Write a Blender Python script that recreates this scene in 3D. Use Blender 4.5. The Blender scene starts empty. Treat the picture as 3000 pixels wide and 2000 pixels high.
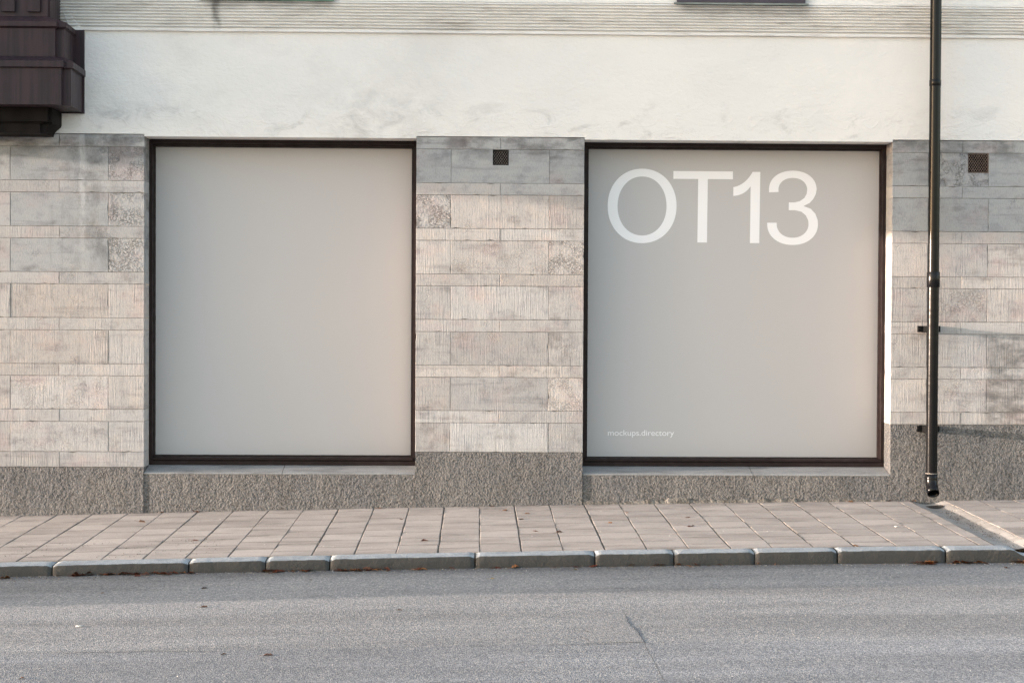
import bpy, bmesh, math, random
from mathutils import Vector, Matrix, noise
R = math.radians
random.seed(7)
S = bpy.context.scene
C = S.collection

# ------------------------------------------------------------------ camera
YAW, PITCH, ROLL = 0.02221, 0.01696, 0.00519
fwd = Vector((math.sin(YAW)*math.cos(PITCH), math.cos(YAW)*math.cos(PITCH), -math.sin(PITCH)))
rgt = Vector((math.cos(YAW), -math.sin(YAW), 0))
upv = rgt.cross(fwd)
r2 = math.cos(ROLL)*rgt + math.sin(ROLL)*upv
u2 = -math.sin(ROLL)*rgt + math.cos(ROLL)*upv
cd = bpy.data.cameras.new('camera'); cam = bpy.data.objects.new('camera', cd); C.objects.link(cam)
cd.sensor_width = 36; cd.lens = 56.63; cd.clip_end = 5000
cam.matrix_world = Matrix(((r2.x, u2.x, -fwd.x, 0), (r2.y, u2.y, -fwd.y, -16.0), (r2.z, u2.z, -fwd.z, 1.9), (0, 0, 0, 1)))
S.camera = cam

# ------------------------------------------------------------------ sky, sun, exposure
AZ, EL = R(6.3), R(4.8)          # the low sun comes along the street from the left
W = bpy.data.worlds.new("World"); S.world = W; W.use_nodes = True
wt = W.node_tree
sky = wt.nodes.new('ShaderNodeTexSky'); sky.sky_type = 'NISHITA'; sky.sun_disc = False
sky.sun_elevation = EL; sky.sun_rotation = R(180) + R(90) - AZ
sky.dust_density = 2.0
hs = wt.nodes.new('ShaderNodeHueSaturation'); hs.inputs['Saturation'].default_value = 0.74
wt.links.new(sky.outputs[0], hs.inputs['Color'])
wb = wt.nodes.new('ShaderNodeMix'); wb.data_type = 'RGBA'; wb.blend_type = 'MULTIPLY'; wb.inputs[0].default_value = 1
wb.inputs[7].default_value = (1.01, .989, 1.02, 1)          # a faintly mauve evening sky
wt.links.new(hs.outputs[0], wb.inputs[6]); wt.links.new(wb.outputs[2], wt.nodes['Background'].inputs[0])
wt.nodes['Background'].inputs[1].default_value = 0.15
sl = bpy.data.lights.new('sun', 'SUN'); so = bpy.data.objects.new('sun', sl); C.objects.link(so)
sl.energy = 1.85; sl.angle = R(0.53); sl.color = (1.0, 0.85, 0.75)
sd = Vector((math.cos(EL)*math.cos(AZ), math.cos(EL)*math.sin(AZ), -math.sin(EL)))
so.rotation_euler = sd.to_track_quat('-Z', 'Y').to_euler(); so.location = (-30, -6, 12)
S.view_settings.view_transform = 'Standard'; S.view_settings.look = 'None'
S.view_settings.gamma = 1; S.view_settings.exposure = 2.77

# ------------------------------------------------------------------ helpers
def tag(o, label=None, cat=None, group=None, kind=None):
    if label: o['label'] = label
    if cat: o['category'] = cat
    if group: o['group'] = group
    if kind: o['kind'] = kind
    return o
def empty(name, loc=(0, 0, 0)):
    o = bpy.data.objects.new(name, None); C.objects.link(o); o.location = loc; o.empty_display_size = .1
    return o
def link(name, me, m, parent=None, smooth=False):
    o = bpy.data.objects.new(name, me); C.objects.link(o)
    if m: me.materials.append(m)
    if parent is not None:
        o.parent = parent
        o.matrix_parent_inverse = Matrix.Translation(parent.matrix_world.translation if False else Vector(pw(parent))).inverted()
    if smooth:
        for p in me.polygons: p.use_smooth = True
    return o
def pw(o):
    v = Vector(o.location)
    return v if o.type == 'EMPTY' else Vector((0, 0, 0))
class MB:
    def __init__(s): s.v = []; s.f = []; s.c = []
    def add(s, vs, fs, col=None):
        n = len(s.v); s.v += [tuple(v) for v in vs]
        for f in fs: s.f.append([n+i for i in f]); s.c.append(col)
        return s
    def box(s, x0, x1, y0, y1, z0, z1, col=None):
        vs = [(x0, y0, z0), (x1, y0, z0), (x1, y1, z0), (x0, y1, z0), (x0, y0, z1), (x1, y0, z1), (x1, y1, z1), (x0, y1, z1)]
        return s.add(vs, [(0, 1, 5, 4), (1, 2, 6, 5), (2, 3, 7, 6), (3, 0, 4, 7), (4, 5, 6, 7), (3, 2, 1, 0)], col)
    def prism(s, poly, axis, a, b, col=None):
        """extrude a closed 2-D polygon along an axis from a to b"""
        n = len(poly)
        def P(p, t):
            if axis == 'x': return (t, p[0], p[1])
            if axis == 'y': return (p[0], t, p[1])
            return (p[0], p[1], t)
        vs = [P(p, a) for p in poly] + [P(p, b) for p in poly]
        fs = [[i, (i+1) % n, n+(i+1) % n, n+i] for i in range(n)] + [list(range(n))[::-1], list(range(n, 2*n))]
        return s.add(vs, fs, col)
    def tube(s, pts, rad, seg=24, cap=True):
        rings = []
        vs = []; fs = []
        for i, p in enumerate(pts):
            p = Vector(p)
            d = (Vector(pts[min(i+1, len(pts)-1)]) - Vector(pts[max(i-1, 0)])).normalized()
            a = d.cross(Vector((0, 1, 0))) if abs(d.y) < .9 else d.cross(Vector((1, 0, 0)))
            a.normalize(); b = d.cross(a)
            rr = rad[i] if isinstance(rad, (list, tuple)) else rad
            for k in range(seg):
                t = 2*math.pi*k/seg
                vs.append(p + a*math.cos(t)*rr + b*math.sin(t)*rr)
        for i in range(len(pts)-1):
            for k in range(seg):
                k2 = (k+1) % seg
                fs.append([i*seg+k, i*seg+k2, (i+1)*seg+k2, (i+1)*seg+k])
        if cap: fs += [list(range(seg))[::-1], list(range((len(pts)-1)*seg, len(pts)*seg))]
        return s.add(vs, fs)
    def build(s, name, m, parent=None, smooth=False, attr=None, fix=True, auto=None):
        me = bpy.data.meshes.new(name); me.from_pydata(s.v, [], s.f); me.update()
        if attr:
            ca = me.color_attributes.new(attr, 'FLOAT_COLOR', 'CORNER')
            k = 0
            for p, c in zip(me.polygons, s.c):
                for _ in p.loop_indices:
                    ca.data[k].color = c or (0.5, 1, 0, 0.5); k += 1
        if fix:
            bm = bmesh.new(); bm.from_mesh(me)
            bmesh.ops.recalc_face_normals(bm, faces=bm.faces); bm.to_mesh(me); bm.free()
        o = link(name, me, m, parent, smooth)
        if auto is not None:
            for p in me.polygons: p.use_smooth = True
            bm = bmesh.new(); bm.from_mesh(me)
            for e in bm.edges:
                if len(e.link_faces) == 2 and e.calc_face_angle(0) > R(auto): e.smooth = False
            bm.to_mesh(me); bm.free()
        return o

class NT:
    """tiny node-graph builder"""
    def __init__(s, name):
        s.m = bpy.data.materials.new(name); s.m.use_nodes = True
        s.t = s.m.node_tree; s.b = s.t.nodes['Principled BSDF']
        s.co = s.n('ShaderNodeTexCoord').outputs['Object']
    def n(s, t, **k):
        x = s.t.nodes.new(t)
        for a, v in k.items(): setattr(x, a, v)
        return x
    def put(s, sock, v):
        if isinstance(v, bpy.types.NodeSocket): s.t.links.new(v, sock)
        elif isinstance(v, (tuple, list)) and len(v) == 3 and sock.type == 'RGBA': sock.default_value = (*v, 1)
        else: sock.default_value = v
    def mp(s, sc, loc=(0, 0, 0)):
        x = s.n('ShaderNodeMapping'); x.inputs['Scale'].default_value = sc; x.inputs['Location'].default_value = loc
        s.put(x.inputs[0], s.co); return x.outputs[0]
    def noise(s, sc, scale=1., detail=4., rough=.5, loc=(0, 0, 0), dist=0.):
        x = s.n('ShaderNodeTexNoise'); s.put(x.inputs['Vector'], s.mp(sc if isinstance(sc, tuple) else (sc,)*3, loc))
        x.inputs['Scale'].default_value = scale; x.inputs['Detail'].default_value = detail
        x.inputs['Roughness'].default_value = rough; x.inputs['Distortion'].default_value = dist
        return x.outputs[0]
    def noise4(s, sc, w, detail=5., rough=.6):
        x = s.n('ShaderNodeTexNoise', noise_dimensions='4D'); s.put(x.inputs['Vector'], s.mp(sc)); s.put(x.inputs['W'], w)
        x.inputs['Scale'].default_value = 1; x.inputs['Detail'].default_value = detail; x.inputs['Roughness'].default_value = rough
        return x.outputs[0]
    def voro(s, sc, feature='F1', loc=(0, 0, 0), out='Distance'):
        x = s.n('ShaderNodeTexVoronoi', feature=feature); s.put(x.inputs['Vector'], s.mp(sc if isinstance(sc, tuple) else (sc,)*3, loc))
        x.inputs['Scale'].default_value = 1.; return x.outputs[out]
    def ramp(s, v, a, b, lo=0., hi=1., smooth=True):
        x = s.n('ShaderNodeMapRange'); x.interpolation_type = 'SMOOTHSTEP' if smooth else 'LINEAR'
        for i, q in enumerate((v, a, b, lo, hi)): s.put(x.inputs[i], q)
        return x.outputs[0]
    def math(s, op, a, b=0.):
        x = s.n('ShaderNodeMath', operation=op); s.put(x.inputs[0], a); s.put(x.inputs[1], b); return x.outputs[0]
    def mul(s, a, b): return s.math('MULTIPLY', a, b)
    def add(s, a, b): return s.math('ADD', a, b)
    def mix(s, f, a, b, mode='MIX'):
        x = s.n('ShaderNodeMix', data_type='RGBA', blend_type=mode); s.put(x.inputs[0], f); s.put(x.inputs[6], a); s.put(x.inputs[7], b)
        return x.outputs[2]
    def dark(s, col, f, k):      # multiply colour by k where f = 1
        return s.mix(f, col, s.mix(1., col, k if isinstance(k, tuple) else (k, k, k), 'MULTIPLY'))
    def xyz(s):
        x = s.n('ShaderNodeSeparateXYZ'); s.put(x.inputs[0], s.co); return x.outputs
    def attr(s, name):
        x = s.n('ShaderNodeAttribute', attribute_name=name); y = s.n('ShaderNodeSeparateColor'); s.put(y.inputs[0], x.outputs['Color'])
        return y.outputs[0], y.outputs[1], y.outputs[2], x.outputs['Alpha']
    def band(s, v, c, w, soft):  # 1 within w of c
        d = s.math('ABSOLUTE', s.math('SUBTRACT', v, c))
        return s.ramp(d, w, w+soft, 1., 0.)
    def done(s, col=None, rough=.8, h=None, dist=1., spec=.3, metal=0., strength=1.):
        if col is not None: s.put(s.b.inputs['Base Color'], col)
        s.put(s.b.inputs['Roughness'], rough); s.b.inputs['Specular IOR Level'].default_value = spec
        s.b.inputs['Metallic'].default_value = metal
        if h is not None:
            x = s.n('ShaderNodeBump'); x.inputs['Distance'].default_value = dist; x.inputs['Strength'].default_value = strength
            s.put(x.inputs['Height'], h); s.put(s.b.inputs['Normal'], x.outputs[0])
        return s.m

# ------------------------------------------------------------------ materials
def m_stone():
    g = NT('limestone'); warm, comb, pit, bri = g.attr('blk')
    x, y, z = g.xyz()
    col = g.mix(warm, (.405, .418, .425), (.452, .420, .396))
    w = g.add(g.mul(bri, 37.), g.mul(warm, 23.))
    m1 = g.noise4((5.5, 5.5, 7.), w, 5, .62)
    col = g.mix(g.ramp(m1, .50, .70), col, g.mix(1., col, (1.08, 1.05, 1.01), 'MULTIPLY'))
    col = g.mix(g.ramp(m1, .48, .32), col, g.mix(1., col, (.83, .83, .85), 'MULTIPLY'))
    col = g.mix(g.ramp(g.noise4((2.2, 2.2, 3.), g.add(w, 5.), 4), .50, .68), col, g.mix(1., col, (1.04, .955, .945), 'MULTIPLY'))
    col = g.mix(1., col, g.mix(bri, (.62, .62, .625), (1.30, 1.30, 1.29)), 'MULTIPLY')
    # soot blotches, dripping streaks, damp bands and grime below the top edge
    col = g.dark(col, g.ramp(g.noise4((3.2, 3.2, 5.), g.mul(w, .5), 7, .66), .51, .74), (.62, .60, .595))
    col = g.dark(col, g.mul(g.ramp(g.noise4((1.1, 1.1, 13), g.mul(w, .3), 5, .65), .53, .72), .85), (.70, .69, .70))
    col = g.dark(col, g.mul(g.ramp(g.noise((9, 9, .9), detail=4, rough=.6), .56, .76), .6), .76)
    run = g.mul(g.mul(g.band(x, -3.78, .10, .22), g.ramp(z, 2.25, 2.5)), g.ramp(g.noise((5, 5, 3.5), detail=6, rough=.65, loc=(2, 2, 2)), .38, .62))
    col = g.dark(col, run, .66)
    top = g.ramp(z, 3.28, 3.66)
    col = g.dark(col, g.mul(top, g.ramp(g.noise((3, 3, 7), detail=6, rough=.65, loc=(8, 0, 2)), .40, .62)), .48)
    # rain-washed pale streak below the bay's corner trim
    col = g.mix(g.mul(g.band(x, -3.893, .008, .035), g.mul(g.ramp(z, 2.2, 3.3), g.ramp(g.noise((20, 20, 5), detail=4), .2, .9))), col, (.50, .51, .52))
    # grimy patch low on the right
    gr = g.mul(g.ramp(x, 5.06, 5.15), g.mul(g.ramp(z, 1.80, 1.66), g.ramp(g.noise((3.5, 3.5, 7), detail=6, rough=.7), .30, .66)))
    col = g.dark(col, gr, .46)
    fine = g.noise((160, 160, 30), detail=3)
    col = g.dark(col, g.ramp(fine, .45, .75), .80)
    lines = g.noise((74, 74, 4.0), detail=3.5, rough=.6)
    col = g.dark(col, g.mul(comb, g.ramp(lines, .50, .70)), .85)
    # worm-eaten pits
    wv = g.n('ShaderNodeTexVoronoi', feature='DISTANCE_TO_EDGE'); wv.inputs['Scale'].default_value = 1
    wm = g.n('ShaderNodeMix', data_type='VECTOR'); g.put(wm.inputs[0], .10)
    nz = g.n('ShaderNodeTexNoise'); g.put(nz.inputs[0], g.co); nz.inputs['Scale'].default_value = 22; nz.inputs['Detail'].default_value = 4
    g.put(wm.inputs[4], g.co); g.put(wm.inputs[5], nz.outputs['Color'])
    mpw = g.n('ShaderNodeMapping'); mpw.inputs['Scale'].default_value = (34, 34, 38); g.put(mpw.inputs[0], wm.outputs[1])
    g.put(wv.inputs['Vector'], mpw.outputs[0])
    crack = g.ramp(wv.outputs['Distance'], .0, .10, 1., 0.)
    patch = g.ramp(g.noise(6.5, detail=3, loc=(1, 4, 9)), .42, .56)
    pits = g.mul(g.mul(crack, pit), patch)
    col = g.dark(col, g.mul(pits, .75), .50)
    rare = g.mul(crack, g.ramp(g.noise(3.4, detail=3, loc=(4, 4, 1)), .62, .70))
    h = g.add(g.mul(g.mul(lines, g.mul(comb, g.ramp(g.noise(3.1, detail=3, loc=(6, 2, 2)), .32, .70, .12, 1.))), .0066), g.mul(g.noise(70, detail=4, rough=.6), .0020))
    h = g.math('SUBTRACT', h, g.mul(g.add(pits, g.mul(rare, .4)), .007))
    h = g.add(h, g.mul(g.mul(g.noise(30, detail=5, rough=.6), pit), .010))
    return g.done(col, .88, h, spec=.2)
def m_granite(name='granite', base=(.170, .162, .153), amp=.021, dirt=True):
    g = NT(name); x, y, z = g.xyz()
    sp = g.noise(130, detail=3, rough=.7)
    col = g.mix(g.ramp(sp, .35, .68), (base[0]*.62, base[1]*.62, base[2]*.62), (base[0]*1.5, base[1]*1.5, base[2]*1.5))
    col = g.mix(g.ramp(g.noise(2.2, detail=4), .40, .66), col, g.mix(1., col, (.84, .86, .90), 'MULTIPLY'))
    if dirt: col = g.dark(col, g.mul(g.ramp(g.noise((5, 5, 1.4), detail=5), .42, .66), .6), .72)
    n1 = g.noise((50, 50, 47), detail=3, rough=.58, dist=.1)
    col = g.dark(col, g.ramp(n1, .54, .34), .50)
    n2 = g.noise((16, 16, 13), detail=3)
    h = g.add(g.mul(n1, amp*1.25), g.mul(n2, amp*1.1))
    h = g.add(h, g.mul(g.noise(95, detail=2), amp*.25))
    return g.done(col, .72, h, spec=.35)
def m_sill():
    g = NT('sawn_granite')
    sp = g.noise(150, detail=3, rough=.7)
    col = g.mix(g.ramp(sp, .35, .68), (.19, .195, .20), (.37, .37, .36))
    col = g.dark(col, g.ramp(g.noise((2.5, 8, 8), detail=6, rough=.65), .44, .68), .70)
    return g.done(col, .6, g.mul(g.noise(120, detail=3), .0012), spec=.4)
def m_plaster():
    g = NT('white_plaster'); x, y, z = g.xyz()
    col = g.mix(g.ramp(g.noise((.45, 1, .8), detail=3), .35, .65), (.79, .768, .735), (.75, .735, .71))
    # stains: duller to the left, patches of grime above the left shop window
    left = g.ramp(x, 1.4, -1.6)
    a = g.ramp(g.noise((1.1, 1, 1.7), detail=6, rough=.62, loc=(2, 0, 5)), .46, .72)
    col = g.dark(col, g.mul(a, g.add(g.mul(left, .6), .18)), .86)
    low = g.ramp(z, 4.12, 3.72)
    b = g.ramp(g.noise((2.6, 1, 4.2), detail=7, rough=.70, loc=(5, 0, 1), dist=.6), .50, .70)
    col = g.dark(col, g.mul(g.mul(b, low), .95), .72)
    blob = g.mul(g.ramp(g.math('ABSOLUTE', g.add(x, .98)), .75, .15), g.mul(g.ramp(z, 4.35, 3.85), g.ramp(g.noise((4, 1, 6), detail=8, rough=.62, dist=.4), .36, .72)))
    col = g.dark(col, blob, .76)
    # drip mark below the left end of the upper window ledge
    drip = g.mul(g.band(x, -2.575, .014, .05), g.mul(g.ramp(z, 4.62, 4.72), g.ramp(z, 4.58, 4.76)))
    col = g.dark(col, g.mul(drip, g.ramp(g.noise((12, 1, 9), detail=4), .25, .7)), .42)
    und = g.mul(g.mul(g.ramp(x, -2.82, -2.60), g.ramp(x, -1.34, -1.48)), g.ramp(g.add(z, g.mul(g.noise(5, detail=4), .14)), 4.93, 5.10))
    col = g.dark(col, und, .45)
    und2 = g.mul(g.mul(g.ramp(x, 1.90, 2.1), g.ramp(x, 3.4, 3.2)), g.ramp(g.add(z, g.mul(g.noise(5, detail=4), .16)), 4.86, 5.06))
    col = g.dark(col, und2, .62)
    soot = g.mul(g.ramp(z, 4.655, 4.68), g.ramp(g.noise((1.6, 1, 16), detail=6, rough=.7, loc=(0, 0, 3)), .50, .74))
    col = g.dark(col, g.mul(soot, .85), (.60, .57, .54))
    drop = g.ramp(g.noise((30, 1, 1.5), detail=2), .60, .78)
    col = g.dark(col, g.mul(g.mul(drop, g.ramp(z, 4.2, 4.62)), .25), .88)
    h = g.add(g.mul(g.noise((2.2, 2, 3.4), detail=5, rough=.55), .018), g.mul(g.noise((20, 20, 30), detail=6, rough=.68), .0075))
    ridge = g.math('ABSOLUTE', g.math('SUBTRACT', g.noise((3.2, 3, 5.5), detail=4, dist=1.2, loc=(1, 0, 8)), .5))
    h = g.add(h, g.mul(g.mul(g.ramp(ridge, .0, .05, 1., 0.), low), .0022))
    return g.done(col, .9, h, spec=.15)
def m_simple(name, col, rough=.5, spec=.5, metal=0., n=None, amp=0., var=.0, vs=6.):
    g = NT(name); c = col
    if var: c = g.mix(g.ramp(g.noise(vs if isinstance(vs, tuple) else (vs,)*3, detail=5), .35, .68), tuple(k*(1-var) for k in col), tuple(min(1, k*(1+var)) for k in col))
    return g.done(c, rough, g.mul(g.noise(n, detail=3), amp) if n else None, spec=spec, metal=metal)
def m_bay():
    g = NT('brown_painted_sheet')
    st = g.noise((26, 26, .8), detail=5, rough=.6)
    col = g.mix(g.ramp(st, .35, .68), (.040, .0235, .0285), (.026, .020, .023))
    col = g.mix(g.mul(g.ramp(g.noise(3, detail=4), .4, .7), .6), col, (.050, .026, .029))
    return g.done(col, g.ramp(st, .3, .7, .42, .60), g.mul(g.noise((8, 8, 3), detail=3), .004), spec=.26)
def m_frame():
    g = NT('dark_bronze_frame')
    return g.done(g.mix(g.ramp(g.noise(14, detail=5), .45, .72), (.018, .0105, .0100), (.026, .0175, .0165)), g.ramp(g.noise(9, detail=3), .3, .7, .38, .58), spec=.2)
def m_panel():
    g = NT('grey_window_film')
    col = g.mix(g.noise((500, 1, 500), detail=2), (.484, .466, .458), (.506, .488, .480))
    return g.done(col, .5, g.mul(g.noise((1.3, 1, 1.0), detail=2), .004), spec=.12)
def m_pave():
    g = NT('concrete_slab'); t, a, b, c = g.attr('blk'); x, y, z = g.xyz()
    col = g.mix(t, (.360, .322, .293), (.440, .396, .361))
    col = g.dark(col, g.mul(a, g.ramp(g.noise((6, 2, 1), detail=4), .25, .6, .35, 1.)), .62)       # dirt held along the butt joints
    sp = g.noise(170, detail=3, rough=.7)
    col = g.mix(g.ramp(sp, .3, .7), g.mix(1., col, (.72, .72, .72), 'MULTIPLY'), g.mix(1., col, (1.24, 1.24, 1.24), 'MULTIPLY'))
    col = g.dark(col, g.ramp(g.noise((1.3, 3.2, 1), detail=5, rough=.6), .42, .66), .78)
    col = g.dark(col, g.mul(g.ramp(y, -.16, -.01), g.ramp(g.noise((7, 9, 1), detail=6), .35, .65)), .62)
    col = g.dark(col, g.mul(g.ramp(g.noise((.9, 16, 1), detail=4, loc=(3, 2, 0)), .52, .70), g.ramp(y, -1.2, -2.2)), .80)  # streaky shadows on the kerb-side half, painted into the slab colour
    col = g.dark(col, g.mul(g.ramp(g.noise((3, 9, 1), detail=5, rough=.7, loc=(7, 2, 0)), .60, .74), .8), .76)
    col = g.mix(g.mul(g.ramp(g.voro(16), .10, .05), g.ramp(g.noise(4), .45, .6)), col, (.48, .46, .43))
    return g.done(col, .85, g.add(g.mul(g.noise(150, detail=3), .0012), g.mul(g.noise(14, detail=3), .0022)), spec=.25)
def m_road():
    g = NT('asphalt'); x, y, z = g.xyz()
    ag = g.voro(95, out='Color'); s2 = g.n('ShaderNodeSeparateColor'); g.put(s2.inputs[0], ag)
    col = g.mix(g.ramp(s2.outputs[0], .2, .95), (.172, .181, .191), (.340, .340, .338))
    col = g.mix(g.ramp(s2.outputs[1], .86, .96), col, (.44, .42, .39))
    col = g.dark(col, g.ramp(g.noise((.16, 1.5, 1), detail=5, rough=.55, loc=(0, 4, 0)), .36, .62), .74)
    col = g.dark(col, g.ramp(g.noise((2, 5, 1), detail=5, rough=.65, loc=(3, 1, 0)), .50, .75), .86)
    old = g.ramp(g.add(y, g.mul(g.noise((1.5, 3, 1), detail=4), .18)), -5.78, -5.86)
    col = g.mix(g.mul(old, .55), col, g.mix(1., col, (.92, .95, 1.0), 'MULTIPLY'))
    wob = g.add(g.mul(g.noise((.8, .2, 1), detail=5), .30), y)
    seam = g.mul(g.band(wob, -5.79, .004, .018), g.mul(g.ramp(x, 1.1, 1.04), g.ramp(g.noise((2.4, 1, 1), detail=4, loc=(5, 0, 0)), .40, .56)))
    col = g.dark(col, seam, .62)
    gut = g.ramp(g.add(y, g.mul(g.noise((4, 9, 1), detail=4), .12)), -3.06, -2.88)
    col = g.dark(col, g.mul(gut, .7), .66)
    h = g.add(g.mul(g.voro(110), .0045), g.mul(g.noise(40, detail=3), .002))
    return g.done(col, .8, h, spec=.3)
def m_patch():
    g = NT('patched_asphalt')
    ag = g.voro(100, out='Color'); s2 = g.n('ShaderNodeSeparateColor'); g.put(s2.inputs[0], ag)
    col = g.mix(g.ramp(s2.outputs[0], .2, .95), (.150, .155, .162), (.295, .292, .286))
    col = g.mix(g.ramp(s2.outputs[1], .9, .97), col, (.30, .29, .27))
    return g.done(col, .8, g.mul(g.voro(110), .0045), spec=.3)
def m_kerb():
    g = NT('kerb_granite'); t, a, b, c = g.attr('blk')
    sp = g.noise(120, detail=3, rough=.7)
    col = g.mix(g.ramp(sp, .35, .68), (.23, .258, .278), (.45, .485, .51))
    col = g.dark(col, g.ramp(g.noise((3, 8, 8), detail=5), .45, .7), .80)
    splash = g.ramp(g.add(a, g.mul(g.noise((9, 9, 12), detail=5), .5)), .50, .80)     # road dirt thrown up on the upright face
    col = g.mix(splash, col, g.mix(sp, (.030, .030, .029), (.090, .088, .082)))
    return g.done(col, .75, g.add(g.mul(g.noise(60, detail=5, rough=.65), .006), g.mul(g.noise(17, detail=4), .012)), spec=.3)
def m_leaf(name, c1, c2):
    g = NT(name); oi = g.n('ShaderNodeObjectInfo').outputs['Random']
    return g.done(g.mix(oi, c1, c2), .6, spec=.3)
M = dict(corbel=m_simple('shaded_brown_paint', (.010, .008, .0075), .7, .12, var=.3), stone=m_stone(), granite=m_granite(), sill=m_sill(), plaster=m_plaster(), bay=m_bay(), frame=m_frame(), panel=m_panel(),  # corbel brown darkened to stand for the shade under the bay
         letter=m_simple('white_film', (.86, .845, .845), .5, .25), pave=m_pave(), road=m_road(), patch=m_patch(), kerb=m_kerb(),
         mortar=m_simple('mortar', (.19, .18, .165), .95, .1, n=60, amp=.003),
         joint=m_simple('joint_sand', (.15, .135, .118), .95, .1, n=200, amp=.004, var=.35, vs=60.),
         pipe=m_simple('black_lacquer', (.006, .006, .0065), .21, .20, n=(5, 5, 14), amp=.0015),
         iron=m_simple('black_iron', (.006, .006, .006), .6, .15, n=60, amp=.002),
         scuff=m_simple('worn_lacquer_rim', (.30, .27, .24), .6, .3),
         copper=m_simple('verdigris_copper', (.16, .30, .21), .6, .3, var=.25, vs=9.),
         sillgrey=m_simple('grey_green_sheet', (.20, .22, .20), .55, .4, var=.25, vs=9.),
         upper=m_simple('plum_painted_wood', (.050, .036, .052), .4, .5, var=.15),
         glass=m_simple('dark_pane', (.02, .02, .026), .06, .6),
         dark=m_simple('vent_cavity', (.006, .005, .005), .9, .1),
         galv=m_simple('dull_steel_mesh', (.24, .20, .175), .6, .4, var=.25, vs=40.),
         rust=m_simple('rusty_steel_mesh', (.17, .122, .098), .7, .3, var=.3, vs=40.),
         gutter=m_simple('pale_concrete', (.36, .34, .315), .8, .25, n=90, amp=.002, var=.16, vs=(4, 9, 4)),
         soil=m_simple('damp_dirt', (.05, .045, .04), .9, .2, n=90, amp=.004),
         crack=m_simple('dark_crack', (.10, .10, .10), .9, .1),  # even dark grey for the crack strip
         crumb=m_simple('crumbled_mortar', (.17, .155, .135), .95, .1, n=45, amp=.02, var=.35, vs=22.),
         grit=m_simple('grit', (.15, .13, .115), .9, .2, var=.5, vs=40.),
         chip=m_simple('pale_chips', (.5, .48, .45), .9, .2, var=.2, vs=40.),
         board=m_simple('blocker_board', (.25, .23, .2), .8, .2, var=.2),  # for the unseen board added to shade the road
         leaf_red=m_leaf('red_brown_leaf', (.10, .026, .014), (.17, .048, .020)),
         leaf_tan=m_leaf('tan_leaf', (.30, .135, .050), (.20, .085, .035)),
         leaf_dark=m_leaf('dark_leaf', (.075, .036, .024), (.13, .060, .036)),
         leaf_yellow=m_leaf('yellow_leaf', (.33, .24, .055), (.36, .27, .08)),
         paper=m_simple('white_paper', (.52, .51, .49), .8, .2))

# ------------------------------------------------------------------ ground heights
def cl(x): return max(-14., min(12., x))
def g0(x): x = cl(x); return .0195*x - .0009*x*x
def zp(x, y): return -.012 + g0(x) + y*(.063/2.65)         # pavement
def zr(x, y=-3.): x = cl(x); return -.182 + .0165*x - .0009*x*x     # road
YK, YF = -2.655, -2.835                                    # kerb back and front

def sheet(name, xs, ys, zf, m, parent=None):
    v = [(x, y, zf(x, y)) for y in ys for x in xs]; n = len(xs)
    f = [(j*n+i, j*n+i+1, (j+1)*n+i+1, (j+1)*n+i) for j in range(len(ys)-1) for i in range(n-1)]
    me = bpy.data.meshes.new(name); me.from_pydata(v, [], f); me.update()
    return link(name, me, m, parent)
xs = [-900, -200, -60, -30] + [-15 + .5*i for i in range(57)] + [20, 40, 80, 200, 900]
tag(sheet('road', xs, [-900, -200, -60, -20, -10, -6, -4, -2.6], lambda x, y: zr(x), M['road']), kind='structure')
# ------------------------------------------------------------------ building
B = empty('city_building', (0, 0, 0))
tag(B, 'pale rendered city building with stone piers, granite plinth and two covered shop windows', 'building')
XL, XR = -9.0, 9.0
LW = (XL, -3.283); MW = (-.601, 1.065); RW = (4.141, XR)
TOP = 3.652; REC = .25
rows = [3.652, 3.529, 3.196, 3.077, 2.745, 2.626, 2.294, 2.176, 1.843, 1.722, 1.389, 1.271, .940, .819, .520, .368]
VM = (.156, .314, 3.374, 3.5265); VR = (4.897, 5.107, 3.330, 3.5265)
def split(rect, hole):
    x0, x1, z0, z1 = rect; a, b, c, d = hole
    if a >= x1 or b <= x0 or c >= z1 or d <= z0: return [rect]
    o = []
    if a > x0: o.append((x0, a, z0, z1))
    if b < x1: o.append((b, x1, z0, z1))
    if d < z1: o.append((max(a, x0), min(b, x1), d, z1))
    if c > z0: o.append((max(a, x0), min(b, x1), z0, c))
    return o
G = .0013
def block(mb, a, b, c, d, y0, y1, col, rnd):
    out = []
    def side(p, q, nx, nz):
        L = abs(q[0]-p[0])+abs(q[1]-p[1]); n = max(2, int(L/.045))
        for i in range(n):
            t = i/n; e = rnd.uniform(0, .0016) if i else 0
            if i and rnd.random() < .035: e = rnd.uniform(.003, .010)
            out.append((p[0]+(q[0]-p[0])*t+nx*e, p[1]+(q[1]-p[1])*t+nz*e))
    side((a, c), (b, c), 0, 1); side((b, c), (b, d), -1, 0); side((b, d), (a, d), 0, -1); side((a, d), (a, c), 1, 0)
    n = len(out); cx, cz = (a+b)/2, (c+d)/2
    ins = [(x+math.copysign(.0025, cx-x), z+math.copysign(.0025, cz-z)) for x, z in out]
    vs = [(x, y0, z) for x, z in ins] + [(x, y0+.002, z) for x, z in out] + [(x, y1, z) for x, z in out]
    fs = [tuple(range(n))] + [(i, n+i, n+(i+1) % n, (i+1) % n) for i in range(n)] + [(n+i, 2*n+i, 2*n+(i+1) % n, n+(i+1) % n) for i in range(n)] + [tuple(range(2*n, 3*n))]
    mb.add(vs, fs, col)
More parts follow.
